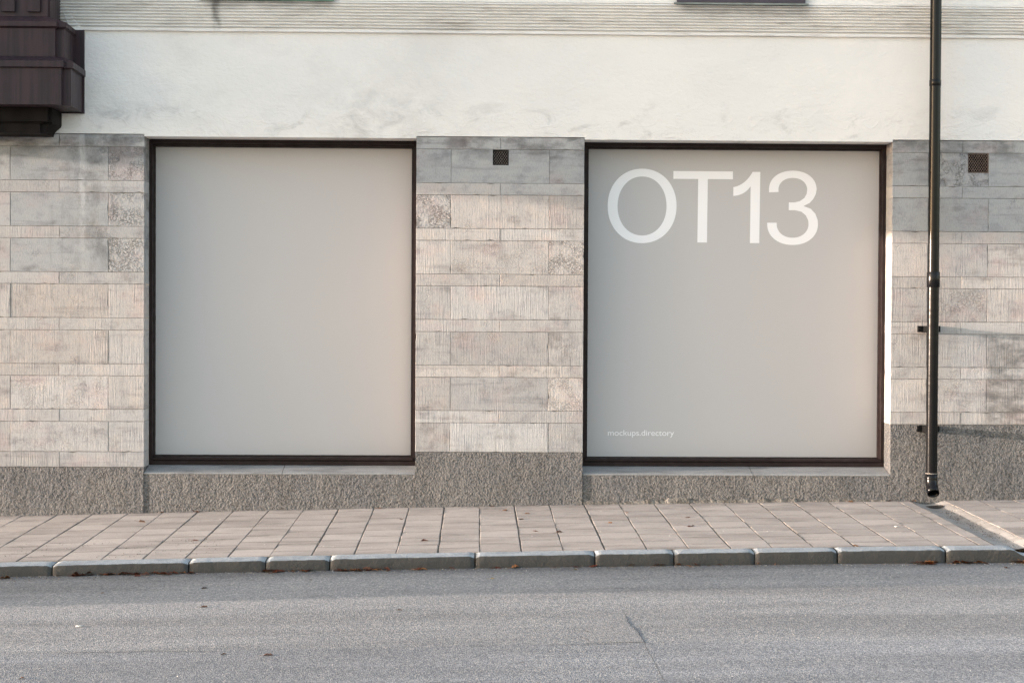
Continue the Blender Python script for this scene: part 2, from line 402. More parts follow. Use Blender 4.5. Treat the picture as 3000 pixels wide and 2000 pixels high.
def stonework(name, wall, thick, thin, nrows, style, hole=None):
    mb = MB(); rnd = random.Random(name)
    for i in range(nrows):
        zt, zb = rows[i], rows[i+1]
        if i == nrows-1 and name == 'stone_pier': zb = .527
        js = thin if i % 2 == 0 else thick
        for j in range(len(js)-1):
            x0, x1 = js[j], js[j+1]
            st = dict(warm=rnd.uniform(.45, .95), comb=rnd.uniform(.8, 1.), pit=0., bri=rnd.uniform(.34, .66))
            st.update(style.get((i, j), {}))
            if i <= 1: st['comb'] *= .25; st['warm'] *= .35
            if (i <= 6 and x1 < -3) or (i <= 3 and x0 > 4): st['warm'] *= .5; st['bri'] = .22 + (st['bri']-.22)*.72; st['comb'] *= .7  # bay's shade put into the tone: upper courses cooler and darker
            col = (st['warm'], st['comb'], st['pit'], st['bri'])
            e0, e1 = x0 + (G if j else 0), x1 - (G if j < len(js)-2 else 0)
            edge = (j == 0 and wall[0] > XL) or (j == len(js)-2 and wall[1] < XR)
            dy = rnd.uniform(-.0015, .0015)
            rects = [(e0, e1, zb+G, zt-G)]
            if hole: rects = split(rects[0], hole)
            for a, b, c, d in rects:
                if len(rects) > 1: mb.box(a, b, dy, .12, c, d, col)
                else: block(mb, a, b, c, d, dy, (REC+.06) if edge else .12, col, rnd)
    o = mb.build(name, M['stone'], B, attr='blk')
    bk = MB()
    x0, x1 = wall[0]+.004, wall[1]-.004
    rr = [(x0, x1, rows[nrows]-.003, TOP-.003)]
    if hole: rr = split(rr[0], hole)
    for a, b, c, d in rr: bk.box(a, b, .006, .05, c, d)
    bk.build('mortar_bed', M['mortar'], o)
    return o
sm = dict(warm=.0, comb=.12, bri=.34); rough = dict(warm=.35, comb=.15, pit=1., bri=.45)
stL = {(1, 4): dict(sm, bri=.34), (1, 5): dict(rough, pit=.7, warm=.3), (3, 4): dict(warm=0., comb=.05, bri=.36), (3, 5): rough, (5, 4): dict(warm=0., comb=.05, bri=.36),
       (5, 5): rough, (3, 3): dict(warm=.5, comb=.3), (2, 4): dict(warm=.45, comb=.5), (4, 4): dict(warm=.4, comb=.3, pit=.3), (6, 4): dict(warm=.75), (13, 4): dict(pit=.25), (11, 4): dict(pit=.35)}
stM = {(1, 0): sm, (1, 1): dict(sm, bri=.38), (1, 2): dict(sm, bri=.30), (2, 0): dict(warm=.6, comb=.4), (2, 1): dict(warm=.3, comb=.3, bri=.5), (3, 0): dict(rough, warm=.6),
       (3, 1): dict(warm=.9, bri=.55), (5, 2): dict(warm=.85, pit=.8, bri=.5), (5, 1): dict(warm=.75, pit=.25, bri=.5), (9, 0): dict(warm=.6, bri=.4), (9, 1): dict(warm=.6, bri=.26, comb=1.),
       (11, 2): dict(warm=.8, pit=.5), (13, 1): dict(warm=.4, bri=.66), (13, 0): dict(warm=.7)}
stR = {(1, 0): dict(sm, bri=.38), (1, 1): dict(rough, warm=.2), (1, 2): dict(sm, bri=.40), (3, 0): dict(warm=.15, comb=.3), (3, 1): dict(warm=.15, comb=.15, bri=.36), (3, 2): dict(warm=.0, comb=.1, bri=.4),
       (2, 0): dict(warm=.25, comb=.4), (2, 1): dict(warm=.2, comb=.3), (7, 1): dict(pit=.5), (5, 1): dict(bri=.42), (11, 1): dict(pit=.3)}
SL = stonework('stone_wall', LW, [XL, -7.6, -6.6, -5.57, -4.597, -3.635, -3.283], [XL, -7.9, -6.7, -5.4, -4.117, -3.283], 15, stL)
SL['label'] = 'banded stone wall left of the shop windows'
SM = stonework('stone_pier', MW, [MW[0], -.256, .718, MW[1]], [MW[0], .232, MW[1]], 14, stM, VM)
SM['label'] = 'banded stone pier between the two shop windows'
SR = stonework('stone_wall', RW, [RW[0], 4.502, 5.107, 6.06, 7.0, 8.1, XR], [RW[0], 4.845, 5.75, 6.7, 7.7, XR], 13, stR, VR)
SR['label'] = 'banded stone wall behind the drainpipe'
# granite plinth: blocks of rough granite, the ones below the shop windows with a sloping sawn top
def pblocks(x0, x1, zt, cuts, y0, label):
    pl = MB(); e = [x0] + cuts + [x1]
    for a, b in zip(e[:-1], e[1:]):
        pl.box(a+(.001 if a != x0 else .002), b-(.0 if b != x1 else .002), y0 + random.uniform(-.002, .002), .3, -.7, zt)
    pl.build('plinth', M['granite'], B)['label'] = label
pblocks(LW[0], LW[1], .366, [-7.4, -5.6], -.012, 'low granite plinth left of the windows')
pblocks(MW[0], MW[1], .525, [], -.014, 'granite plinth block of the middle pier')
pblocks(RW[0], RW[1], .816, [5.284, 7.1], -.012, 'tall granite plinth behind the drainpipe')
for wx0, wx1, cut in ((LW[1], MW[0], -1.92), (MW[1], RW[0], 2.769)):
    p2 = MB(); sl = MB()
    for a, b in ((wx0, cut), (cut, wx1)):
        p2.box(a+.001, b-.001, -.006 + random.uniform(0, .002), .24, -.7, .300)
        # sawn sloping sill: rounded nosing, then up to the window frame
        sl.prism([(.24, .296), (-.006, .301), (-.008, .308), (-.002, .315), (.026, .320), (.27, .374), (.27, .296)], 'x', a+.003, b-.003)
    o = p2.build('sill_plinth', M['granite'], B)
    sl.build('sill', M['sill'], o, auto=50)
# crumbling mortar fillet at the foot of the right sill plinth
cr = MB(); prev = None
n = 90
for i in range(n):
    x = MW[1] + .01 + (RW[0]-MW[1]-.05)*i/(n-1)
    hgt = .030 + .035*noise.noise(Vector((x*3.1, 0, 0))) + .022*noise.noise(Vector((x*13, 3, 0)))
    hgt = max(.006, hgt) if x < 3.2 else max(.004, hgt*.5)
    if 1.9 < x < 2.15: hgt += .03
    yy = -.016 - .010*abs(noise.noise(Vector((x*9, 7, 0))))
    cur = [(x, -.003, zp(x, 0)+hgt), (x, yy, zp(x, 0)+hgt*.8), (x, yy-.014, zp(x, 0)-.02)]
    if prev: cr.add(prev+cur, [(0, 3, 4, 1), (1, 4, 5, 2)])
    prev = cur
cr.build('mortar_fillet', M['crumb'], B, auto=60)

# plaster face, lintels over the shop windows
ZT = 8.0
pm = MB()
pm.box(XL, XR, -.006, .3, TOP+.004, ZT)
for a, b in ((LW[1], MW[0]), (MW[1], RW[0])):
    pm.box(a+.001, b-.001, -.006, .3, 3.633, TOP+.004)
PW = pm.build('plaster_wall', M['plaster'], B)
# reeded moulding, slightly wavy as run by hand
prof = []
zb = 4.668
pz = [(-.006, zb-.002), (-.036, zb), (-.038, zb+.026)]
for k in range(9):
    c = zb + .030 + .0305*k + .0035
    pz += [(-.003, c-.0055), (-.003, c+.004), (-.024, c+.0085), (-.036, c+.0145), (-.031, c+.0195)]
pz += [(-.012, zb+.308), (-.026, zb+.312), (-.026, zb+.334), (-.0063, zb+.338)]
v = []; f = []
nx = 260; n = len(pz)
for i in range(nx):
    t = i/(nx-1); x = -4.135 + (XR+4.135)*t
    for k, (y, z) in enumerate(pz):
        w = .0045*noise.noise(Vector((x*.9, z*9, 0))) + .0030*noise.noise(Vector((x*5, z*25, 4)))
        yy = y + (.004*noise.noise(Vector((x*4, z*30, 9))) if y < -.01 else 0)
        xx = x
        if i == 0:       # the left end is cut back in a curve against the bay
            xx = x + .25*max(0, 1-(z-zb)/.16)**2
        v.append((xx, yy, z + w))
for i in range(nx-1):
    for k in range(n-1): f.append((i*n+k, (i+1)*n+k, (i+1)*n+k+1, i*n+k+1))
f.append(tuple(range(n)))
mo = MB().add(v, f).build('reeded_moulding', M['plaster'], B, auto=42)

# upper windows: only their metal ledges and bottom rails reach into the photograph
def upper_window(x0, x1, ledge, label):
    zl = 4.972
    fr = MB()
    y = .0
    fr.box(x0+.03, x1-.03, -.036, .0, zl+.024, zl+.10)
    fr.box(x0+.03, x0+.11, -.045, .0, zl+.10, 6.9); fr.box(x1-.11, x1-.03, -.045, .0, zl+.10, 6.9)
    fr.box(x0+.11, x1-.11, -.045, .0, 6.8, 6.9)
    xm = (x0+x1)/2; fr.box(xm-.04, xm+.04, -.048, .0, zl+.10, 6.8); fr.box(x0+.11, xm-.04, -.04, .0, 6.1, 6.16); fr.box(xm+.04, x1-.11, -.04, .0, 6.1, 6.16)
    o = fr.build('window', M['upper'], B); o['label'] = label
    pn = MB()
    pn.box(x0+.11, xm-.04, -.02, -.008, zl+.10, 6.1); pn.box(xm+.04, x1-.11, -.02, -.008, zl+.10, 6.1)
    pn.box(x0+.11, xm-.04, -.02, -.008, 6.16, 6.8); pn.box(xm+.04, x1-.11, -.02, -.008, 6.16, 6.8)
    pn.build('pane', M['glass'], o)
    ld = MB(); ld.prism([(-.006, zl+.026), (-.045, zl+.018), (-.048, zl+.001), (-.043, zl), (-.041, zl+.010), (-.006, zl+.018)], 'x', x0, x1)
    ld.build('window_ledge', ledge, o)
upper_window(-2.744, -1.417, M['copper'], 'upper window with green copper ledge')
upper_window(1.941, 3.278, M['sillgrey'], 'upper window with grey ledge and plum frame')

# shop windows: bronze frame, grey film panel, white lettering on the right one
def shop_window(x0, x1, px0, px1, pz0, pz1, label):
    o = MB()
    zt = 3.6325; zb = .371
    Y = REC
    def ring(a0, a1, c0, c1, b0, b1, d0, d1, ya, yb):   # outer rect a/c, inner rect b/d
        o.box(a0, b0, ya, yb, c0, c1); o.box(b1, a1, ya, yb, c0, c1); o.box(b0, b1, ya, yb, d1, c1); o.box(b0, b1, ya, yb, c0, d0)
    ring(x0+.001, x1-.001, zb, zt, x0+.033, x1-.033, .412, zt-.040, Y-.012, Y+.10)
    ring(x0+.033, x1-.033, .412, zt-.040, px0-.007, px1+.007, pz0-.014, pz1+.008, Y+.030, Y+.13)
    ring(px0-.007, px1+.007, pz0-.014, pz1+.008, px0, px1, pz0, pz1, Y+.062, Y+.13)
    fo = o.build('shop_window', M['frame'], B); fo['label'] = label
    lg = MB(); lg.prism([(Y+.028, .450), (Y-.020, .447), (Y-.030, .438), (Y-.030, .424), (Y-.022, .415), (Y-.013, .413), (Y-.013, .440), (Y+.028, .440)], 'x', x0+.034, x1-.034)
    lg.build('glazing_rail', M['frame'], fo, auto=40)
    pn = MB(); pn.box(px0+.0005, px1-.0005, Y+.110, Y+.129, pz0+.0005, pz1-.0005)
    pn.build('film_panel', M['panel'], fo)
    return fo
WL = shop_window(-3.283, -.601, -3.240, -.658, .463, 3.567, 'left shop window with blank grey panel')
WR = shop_window(1.065, 4.141, 1.130, 4.097, .457, 3.577, 'right shop window with grey lettered panel')
YLET = REC+.110
def lettering():
    mb = MB()
    # traced in units of about 1.66 mm on the panel; origin at the left top of the O
    def w(p): return (1.0483 + p[0]*.0013319, 3.708 - p[1]*.0013246)
    def strip(outer, inner):
        n = len(outer)
        for i in range(n-1):
            poly = [w(outer[i]), w(outer[i+1]), w(inner[i+1]), w(inner[i])]
            mb.add([(a, YLET-.0012, b) for a, b in poly], [(0, 1, 2, 3)])
    def quad(*p): mb.add([(a, YLET-.0012, b) for a, b in map(w, p)], [tuple(range(len(p)))])
    def ell(cx, cy, rx, ry, a0, a1, n, e=2.0):
        o = []
        for i in range(n+1):
            t = R(a0+(a1-a0)*i/n); c, s_ = math.cos(t), math.sin(t)
            o.append((cx+rx*math.copysign(abs(c)**(2/e), c), cy+ry*math.copysign(abs(s_)**(2/e), s_)))
        return o
    strip(ell(473.5, 531, 263.5, 285, 0, 360, 96, 2.08), ell(473, 531.5, 187, 225.5, 0, 360, 96, 2.08))
    quad((711, 262), (1167, 262), (1167, 322), (711, 322)); quad((901, 322), (975, 322), (972, 808), (898, 808))
    # 1
    quad((1303, 375), (1318, 264), (1377, 264), (1373, 810), (1301, 810))
    n = 14
    up, lo = [], []
    for i in range(n+1):
        t = i/n
        up.append(((1-t)**2*1318+2*t*(1-t)*1262+t*t*1171, (1-t)**2*264+2*t*(1-t)*366+t*t*382))
        lo.append(((1-t)**2*1303+2*t*(1-t)*1256+t*t*1171, (1-t)**2*375+2*t*(1-t)*445+t*t*450))
    strip(up, lo)
    # 3
    ou = ell(1627, 398, 183, 145, 172, 360, 40, 2.12) + [(1805, 430), (1786, 468), (1757, 500), (1710, 524)]
    iu = ell(1627, 400, 110, 91, 170, 360, 40, 2.12) + [(1733, 430), (1716, 462), (1682, 486), (1640, 496)]
    strip(ou, iu)
    quad((1597, 496), (1640, 496), (1710, 524), (1645, 556), (1597, 556))
    ol = [(1710, 524), (1765, 543), (1802, 582), (1820, 630)] + ell(1627.5, 663, 195, 160, 0, 183, 44, 2.1)
    il = [(1645, 556), (1695, 568), (1728, 595), (1747, 634)] + ell(1627.5, 661, 122, 106, 0, 184, 44, 2.1)
    strip(ol, il)
    o = mb.build('lettering', M['letter'], WR, fix=False); o['label'] = 'large white characters OT13'
    return o
lettering()
# small web address, set in the built-in sans face and turned into a mesh
tc = bpy.data.curves.new('address', 'FONT'); tc.body = 'mockups.directory'; tc.size = .10; tc.space_character = .98
to = bpy.data.objects.new('address_text', tc); C.objects.link(to)
bpy.context.view_layer.update()
tm = bpy.data.meshes.new_from_object(to.evaluated_get(bpy.context.evaluated_depsgraph_get()))
bpy.data.objects.remove(to)
x0 = min(q.co.x for q in tm.vertices); x1 = max(q.co.x for q in tm.vertices)
sx = (2.020-1.345)/(x1-x0)
zs = .057/max(q.co.y for q in tm.vertices)
for q in tm.vertices: q.co = (1.345+(q.co.x-x0)*sx, YLET-.0012, .671+q.co.y*zs)
tm.update(); tm.materials.clear()
ad = link('lettering', tm, M['letter'], WR); ad['label'] = 'small white web address mockups.directory'

# ------------------------------------------------------------------ dark bay at upper left
BXC = -5.47
def bay_plan(p, xf, st, xs, xw):
    """plan of one course: broad front, a small step, then the side running back to the wall"""
    right = [(xf, -p), (xf+.006, -p+.004), (xf+.006, -p+st), (xs-.004, -p+st), (xs, -p+st+.006), (xw, -.004)]
    left = [(2*BXC-x, y) for x, y in right][::-1]
    return right + left
def loft(mb, levels):
    rings = [[(x, y, z) for x, y in bay_plan(*pl)] for pl, z in levels]
    n = len(rings[0]); vs = sum(rings, [])
    fs = []
    for i in range(len(rings)-1):
        for k in range(n-1): fs.append((i*n+k, i*n+k+1, (i+1)*n+k+1, (i+1)*n+k))
        fs.append((i*n+n-1, i*n, (i+1)*n, (i+1)*n+n-1))
    fs += [tuple(range(n)), tuple(range((len(rings)-1)*n, len(rings)*n))]
    mb.add(vs, fs)
lo = (.600, -3.951, .06, -3.868, -3.885); ld = (.628, -3.925, .06, -3.842, -3.858)
u_ = (.500, -4.036, .05, -3.953, -3.965); ud = (.530, -4.012, .05, -3.93, -3.944)
t_ = (.450, -4.120, .05, -4.100, -4.105)
bm_ = MB()
loft(bm_, [(lo, 3.862), (lo, 4.206), (ld, 4.214), (ld, 4.272), (u_, 4.334), (u_, 4.598), (ud, 4.614), (ud, 4.632), (ud, 4.66), (t_, 4.72), (t_, ZT-.2)])
BAY = bm_.build('bay_window', M['bay'], B, auto=20); BAY['label'] = 'dark brown bay projecting at upper left'
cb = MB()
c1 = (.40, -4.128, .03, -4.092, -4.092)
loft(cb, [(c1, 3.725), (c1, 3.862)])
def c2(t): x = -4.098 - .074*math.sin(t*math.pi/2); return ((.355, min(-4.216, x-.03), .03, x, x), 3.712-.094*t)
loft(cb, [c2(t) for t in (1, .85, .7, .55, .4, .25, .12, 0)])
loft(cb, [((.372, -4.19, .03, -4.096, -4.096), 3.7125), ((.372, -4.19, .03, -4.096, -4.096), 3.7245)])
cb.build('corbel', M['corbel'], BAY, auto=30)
for a, b in ((-4.3, -3.867), (2*BXC+3.867, 2*BXC+4.3)):
    tb = MB(); tb.box(a, b, -.034, -.007, 3.849, 4.667); tb.build('side_trim', M['bay'], BAY)
for k in range(11):
    x = -4.179 - .2395*k
    b_ = MB(); b_.box(x-.1195, x, -.482, -.450, 4.760, 4.90); b_.build('square_block', M['bay'], BAY)
# further along the facade, beyond the left edge of the photograph, an unseen box added so its underside shades the upper wall
BXC = -10.6
b2 = MB(); 
loft(b2, [((2.9, -9.3, .06, -9.2, -9.2), 4.06), ((2.9, -9.3, .06, -9.2, -9.2), 8.0)])

# ------------------------------------------------------------------ vents
def vent(rect, nx, nz, th, m, label, y0):
    x0, x1, z0, z1 = rect
    t = empty('vent_grille', (x0, 0, z0)); tag(t, label, 'vent')
    cv = MB()
    cv.add([(x0, y0, z0), (x1, y0, z0), (x1, y0, z1), (x0, y0, z1), (x0, .115, z0), (x1, .115, z0), (x1, .115, z1), (x0, .115, z1)],
           [(4, 5, 6, 7), (0, 1, 5, 4), (1, 2, 6, 5), (2, 3, 7, 6), (3, 0, 4, 7)])
    cv.build('cavity', M['dark'], t)
    fr = MB(); w = .007
    e = .001
    fr.box(x0+e, x0+w, y0-.004, y0+.008, z0+e, z1-e); fr.box(x1-w, x1-e, y0-.004, y0+.008, z0+e, z1-e); fr.box(x0+w, x1-w, y0-.004, y0+.008, z0+e, z0+w); fr.box(x0+w, x1-w, y0-.004, y0+.008, z1-w, z1-e)
    fr.build('frame', M['rust'] if m is M['rust'] else M['iron'], t)
    g_ = MB(); a0, a1, c0, c1 = x0+w, x1-w, z0+w, z1-w
    pw_ = (a1-a0)/nx; ph = (c1-c0)/nz; sl = ph/pw_
    for d, yy, tk in ((1, y0, th), (-1, y0+.003, th*.75)):
        for k in range(-nz-1, nx+nz+2):
            pts = []
            xk = a0+k*pw_
            # line z = c0 + d*sl*(x - xk)
            xa = xk; xb = xk + d*(c1-c0)/sl
            lo_, hi_ = min(xa, xb), max(xa, xb)
            xl, xh = max(lo_, a0), min(hi_, a1)
            if xh-xl < .002: continue
            zl_, zh_ = c0+d*sl*(xl-xk), c0+d*sl*(xh-xk)
            dx = th/2*sl/math.hypot(1, sl)
            dx = tk/2*math.hypot(1, sl)/sl
            g_.prism([(xl-dx, zl_), (xl+dx, zl_), (xh+dx, zh_), (xh-dx, zh_)], 'y', yy, yy+.0025)
    g_.build('diamond_mesh', m, t)
vent(VM, 6, 4, .0023, M['galv'], 'small dark vent with thin diamond mesh high on the stone pier between the windows', .022)
vent(VR, 8, 5, .0042, M['rust'], 'larger rusty diamond mesh vent in the wall right of the drainpipe', .010)

# ------------------------------------------------------------------ drainpipe
D = empty('drainpipe', (4.507, -.19, zp(4.5, -.19)))
tag(D, 'glossy black metal drainpipe running down the wall right of the lettered shop window', 'drainpipe')
PX, PY = 4.507, -.19
def pipe(name, z0, z1, r, m, parent=D):
    mb = MB(); k = max(2, int((z1-z0)/.15))
    mb.tube([(PX, PY, z0+(z1-z0)*i/k) for i in range(k+1)], r, 40)
    return mb.build(name, m, parent, auto=40)
pipe('pipe_section', 4.2, ZT, .0545, M['pipe'])
pipe('pipe_section', 2.30, 4.2, .0545, M['pipe'])
pipe('pipe_section', .345, 2.30, .0560, M['pipe'])
def collar(z0, z1, r):
    mb = MB(); mb.tube([(PX, PY, z0), (PX, PY, z0+.006), (PX, PY, z1-.006), (PX, PY, z1)], [r-.003, r, r, r-.003], 40)
    mb.build('collar', M['pipe'], D, auto=50)
collar(4.163, 4.227, .0575); collar(2.185, 2.338, .0640)
sh = MB(); pts = [(PX, PY, .352), (PX, PY, .30)]; rad = [.0585, .0585]
for i in range(1, 9):
    t = R(46)*i/8
    pts.append((PX, PY-.16*(1-math.cos(t)), .30-.16*math.sin(t))); rad.append(.0585)
pts.append((PX, pts[-1][1]-.030, pts[-1][2]-.029)); rad.append(.0585)
sh.tube(pts, rad, 40, cap=False)
so_ = sh.build('shoe', M['pipe'], D, auto=60)
md = so_.modifiers.new('thick', 'SOLIDIFY'); md.thickness = .004; md.offset = -1
rm = MB(); rm.tube([(PX, PY, .3525), (PX, PY, .347)], [.0592, .0592], 40); rm.build('shoe_rim', M['scuff'], D, auto=60)
for z in (1.774, .778):
    bk = MB(); bk.box(4.405, 4.628, -.034, -.003, z-.032, z+.030); 
    bk.box(4.455, 4.560, PY+.02, -.034, z-.028, z+.027)
    o = bk.build('bracket', M['iron'], D)
    bt = MB(); bt.tube([(4.425, -.033, z+.004), (4.425, -.042, z+.004)], .009, 6); bt.build('bolt', M['iron'], o)

# ------------------------------------------------------------------ pavement
PAVE = empty('pavement', (0, 0, 0)); PAVE['kind'] = 'structure'
sl_ = MB(); rnd = random.Random(3)
step = .348
cols = [(.039+step*k, .039+step*(k+1)) for k in range(-26, 12)] + [(4.215, 4.346)] + [(4.686+step*k, 4.686+step*(k+1)) for k in range(13)]
def slab(x0, x1, y0, y1, tone):
    t = [rnd.uniform(-.0022, .0022) for _ in range(4)]
    c = .005
    xy = [(x0, y0), (x1, y0), (x1, y1), (x0, y1)]
    xi = [(x0+c, y0+c), (x1-c, y0+c), (x1-c, y1-c), (x0+c, y1-c)]
    q_ = .013
    if y1-y0 > .06:
        za = zp((x0+x1)/2, 0)
        f0 = (y0+c+q_-y0)/(y1-y0); 
        e = [(x0+c, y0+c+q_), (x1-c, y0+c+q_), (x1-c, y1-c-q_), (x0+c, y1-c-q_)]
        k = q_/(y1-y0-2*c)
        te = [t[0]+(t[3]-t[0])*k, t[1]+(t[2]-t[1])*k, t[2]+(t[1]-t[2])*k, t[3]+(t[0]-t[3])*k]
        P = [(x, y, zp(x, y)+q) for (x, y), q in zip(xi, t)]; Q = [(x, y, zp(x, y)+q) for (x, y), q in zip(e, te)]
        sl_.add(Q, [(0, 1, 2, 3)], (tone, 0, 0, 1))
        sl_.add([P[0], P[1], Q[1], Q[0]], [(0, 1, 2, 3)], (tone, 1, 0, 1))
        sl_.add([Q[3], Q[2], P[2], P[3]], [(0, 1, 2, 3)], (tone, 1, 0, 1))
    vs = [(x, y, zp(x, y)+q) for (x, y), q in zip(xi, t)] + [(x, y, zp(x, y)+q-.003) for (x, y), q in zip(xy, t)] + [(x, y, zp(x, y)-.03) for x, y in xy]
    fs = ([] if y1-y0 > .06 else [(0, 1, 2, 3)]) + [(4+i, 4+(i+1) % 4, (i+1) % 4, i) for i in range(4)] + [(8+i, 8+(i+1) % 4, 4+(i+1) % 4, 4+i) for i in range(4)]
    sl_.add(vs, fs, (tone, .7, 0, 1))
for ci, (a, b) in enumerate(cols):
    narrow = b-a < .2
    off = (.0 if ci % 2 else .174) + rnd.uniform(-.03, .03)
    y = -.001; nxt = -off if off > .02 else -.348
    jx = rnd.uniform(-.003, .003)
    while y > YK+.01:
        nxt = max(nxt, YK+.004)
        if nxt - YK < .06: nxt = YK+.004
        w = rnd.uniform(.0035, .0055); j = rnd.uniform(-.0025, .0025)+jx
        slab(a+w+j, b-w+j, nxt+rnd.uniform(.006, .011), y-rnd.uniform(.003, .006), min(1, max(0, rnd.gauss(.55, .28))))
        y = nxt; nxt = y-.348
sl_.build('paving', M['pave'], PAVE, attr='blk')
sheet('joint_sand', [-9.3+.3*i for i in range(46)]+[4.352], [-2.652, -1.3, .0], lambda x, y: zp(x, y)-.0075, M['joint'], PAVE)
sheet('joint_sand', [4.68+.3*i for i in range(16)], [-2.652, -1.3, .0], lambda x, y: zp(x, y)-.0075, M['joint'], PAVE)
# gutter channel from the drainpipe to the road
gm = MB(); N = 14
ys = [.0, -.45, -.455, -1.0, -1.005, -1.55, -1.555, -2.1, -2.105, -2.648]
gv = []
for yi, y in enumerate(ys):
    for i in range(N+1):
        t = i/N; x = 4.349 + .334*t
        dep = .034*math.sin(math.pi*t)**1.3 + .004
        z = max(zp(x, max(y, -2.65))-dep, zr(x)+.004)
        gv.append((x, y, z - (.003 if yi % 2 and y > -2.6 else 0)))
gf = [(j*(N+1)+i, j*(N+1)+i+1, (j+1)*(N+1)+i+1, (j+1)*(N+1)+i) for j in range(len(ys)-1) for i in range(N)]
gm.add(gv, gf); go = gm.build('gutter_channel', M['gutter'], PAVE, auto=60)
# damp hollow below the pipe's mouth
hm = MB(); ring = []
for k in range(28):
    t = 2*math.pi*k/28; q = 1+.18*noise.noise(Vector((math.cos(t)*2, math.sin(t)*2, 1)))
    x = 4.535+.085*q*math.cos(t); y = -.23+.085*q*math.sin(t)
    tt = (x-4.349)/.334
    ring.append((x, y, zp(x, y)-.034*math.sin(math.pi*tt)**1.3-.004+.004))
hm.add(ring, [tuple(range(28))]); hm.build('damp_stain', M['soil'], PAVE)

# ------------------------------------------------------------------ kerb
KB = empty('kerb', (0, YF, 0)); KB['kind'] = 'structure'
kj = [-9.2, -8.1, -7.2, -6.1, -5.3, -4.5, -3.443, -2.337, -1.71, -1.187, -.001, .982, 1.634, 2.299, 2.98, 3.879, 5.02]
kj2 = [5.02, 5.6, 6.5, 7.7, 9.2]
km = MB()
def kstone(a, b, seed):
    rr = random.Random(seed); n = max(10, int((b-a)/.04))
    g1, g2 = rr.uniform(.003, .007), rr.uniform(.003, .007)
    dz = rr.uniform(-.004, .004); dyy = rr.uniform(-.008, .008)
    prof = []
    rows_ = []
    for i in range(n+1):
        t = i/n; x = a+g1+(b-a-g1-g2)*t
        e = min(t, 1-t)*(b-a)
        rc = .013 + .012*max(0, noise.noise(Vector((x*4, seed, 0)))) + .020*max(0, 1-e/.04)
        sag = .008*max(0, 1-e/.03)
        zt = zp(x, YK) + dz*.5 - sag - .062*math.exp(-((x-4.60)/.13)**4) + .002*noise.noise(Vector((x*9, 3, seed)))
        yf = YF + dyy + .006*noise.noise(Vector((x*6, seed, 5))) + .4*sag
        zf = zr(x)-.05
        P = [(YK-.003, zt-.05, 0), (YK-.003, zt-.002, 0), (YK-.012, zt, 0), ((YK+yf)/2, zt-.002, 0)]
        for k in range(6):
            u = k/5*math.pi/2
            P.append((yf+rc-rc*math.sin(u), zt-.006-rc+rc*math.cos(u), max(0, (k-1.4)/3.)))
        P += [(yf-.002, zt-.06, 1.), (yf-.004, zf+.05, 1.), (yf-.004, zf, 1.)]
        rows_.append([(x, y+.0025*noise.noise(Vector((x*15, z*40, 1))), z+.002*noise.noise(Vector((x*20, z*30, 7))), c) for y, z, c in P])
    m_ = len(rows_[0])
    for i in range(n):
        for k in range(m_-1):
            q = [rows_[i][k], rows_[i+1][k], rows_[i+1][k+1], rows_[i][k+1]]
            km.add([p[:3] for p in q], [(0, 1, 2, 3)], (0, sum(p[3] for p in q)/4, 0, 1))
    for s_, r_ in ((0, rows_[0]), (1, rows_[-1])):
        km.add([p[:3] for p in r_], [tuple(range(m_))], (0, .9, 0, 1))
for i, (a, b) in enumerate(list(zip(kj[:-1], kj[1:]))+list(zip(kj2[:-1], kj2[1:]))): kstone(a, b, i*3.7)
ko = km.build('kerbstones', M['kerb'], KB, attr='blk', fix=False)
bm = bmesh.new(); bm.from_mesh(ko.data); bmesh.ops.remove_doubles(bm, verts=bm.verts, dist=.0002); bmesh.ops.recalc_face_normals(bm, faces=bm.faces)
for f_ in bm.faces: f_.smooth = len(f_.verts) == 4
bm.to_mesh(ko.data); bm.free()
kbk = MB()
for a, b in ((kj[0], kj[-1]), (kj2[0], kj2[-1])):
    n = 24
    for i in range(n):
        x0, x1 = a+(b-a)*i/n, a+(b-a)*(i+1)/n
        xc = min(x0, x1)
        kbk.box(x0+.02 if i == 0 else x0, x1-.02 if i == n-1 else x1, YF+.05, YK-.01, zr(xc)-.1, zp(xc, YK)-.13)
kbk.build('kerb_bedding', M['soil'], KB)

# ------------------------------------------------------------------ road details: older asphalt on the near left, jagged crack on the right
ck = [(1.032, -4.80), (1.036, -4.95), (1.03, -5.16), (1.034, -5.32), (1.05, -5.45), (1.062, -5.56), (1.066, -5.74), (1.071, -5.93), (1.062, -6.1), (1.066, -6.28), (1.07, -6.5), (1.068, -6.8), (1.074, -7.02), (1.08, -7.5), (1.07, -8.2), (1.09, -9)]
fine = []
for (xa, ya), (xb, yb) in zip(ck[:-1], ck[1:]):
    for k in range(9):
        t = k/9; fine.append((xa+(xb-xa)*t+.012*noise.noise(Vector((0, (ya+(yb-ya)*t)*22, 2))), ya+(yb-ya)*t))
cm = MB(); vs = []
for i, (x, y) in enumerate(fine):
    w = .0012 + .0035*abs(noise.noise(Vector((y*6, 5, 1)))) * (1.6 if -6.0 < y < -5.1 else .8)
    if y > -4.95: w *= .4
    vs += [(x-w, y, zr(x)+.004), (x+w, y, zr(x)+.004)]
cm.add(vs, [(2*i, 2*i+1, 2*i+3, 2*i+2) for i in range(len(fine)-1)])
tag(cm.build('road_crack', M['crack'], None), kind='structure')
pt = MB(); vs = []
lf = [q for q in fine if q[1] <= -5.02 and q[1] >= -5.90]
for i, (x, y) in enumerate(lf):
    wl = .34 + .16*noise.noise(Vector((y*5, 0, 3)))
    wl *= min(1, (-5.02-y)/.5+.04)
    vs += [(x-wl, y-.02*math.sin(y*40), zr(x-wl)+.003), (x-.003, y, zr(x)+.003)]
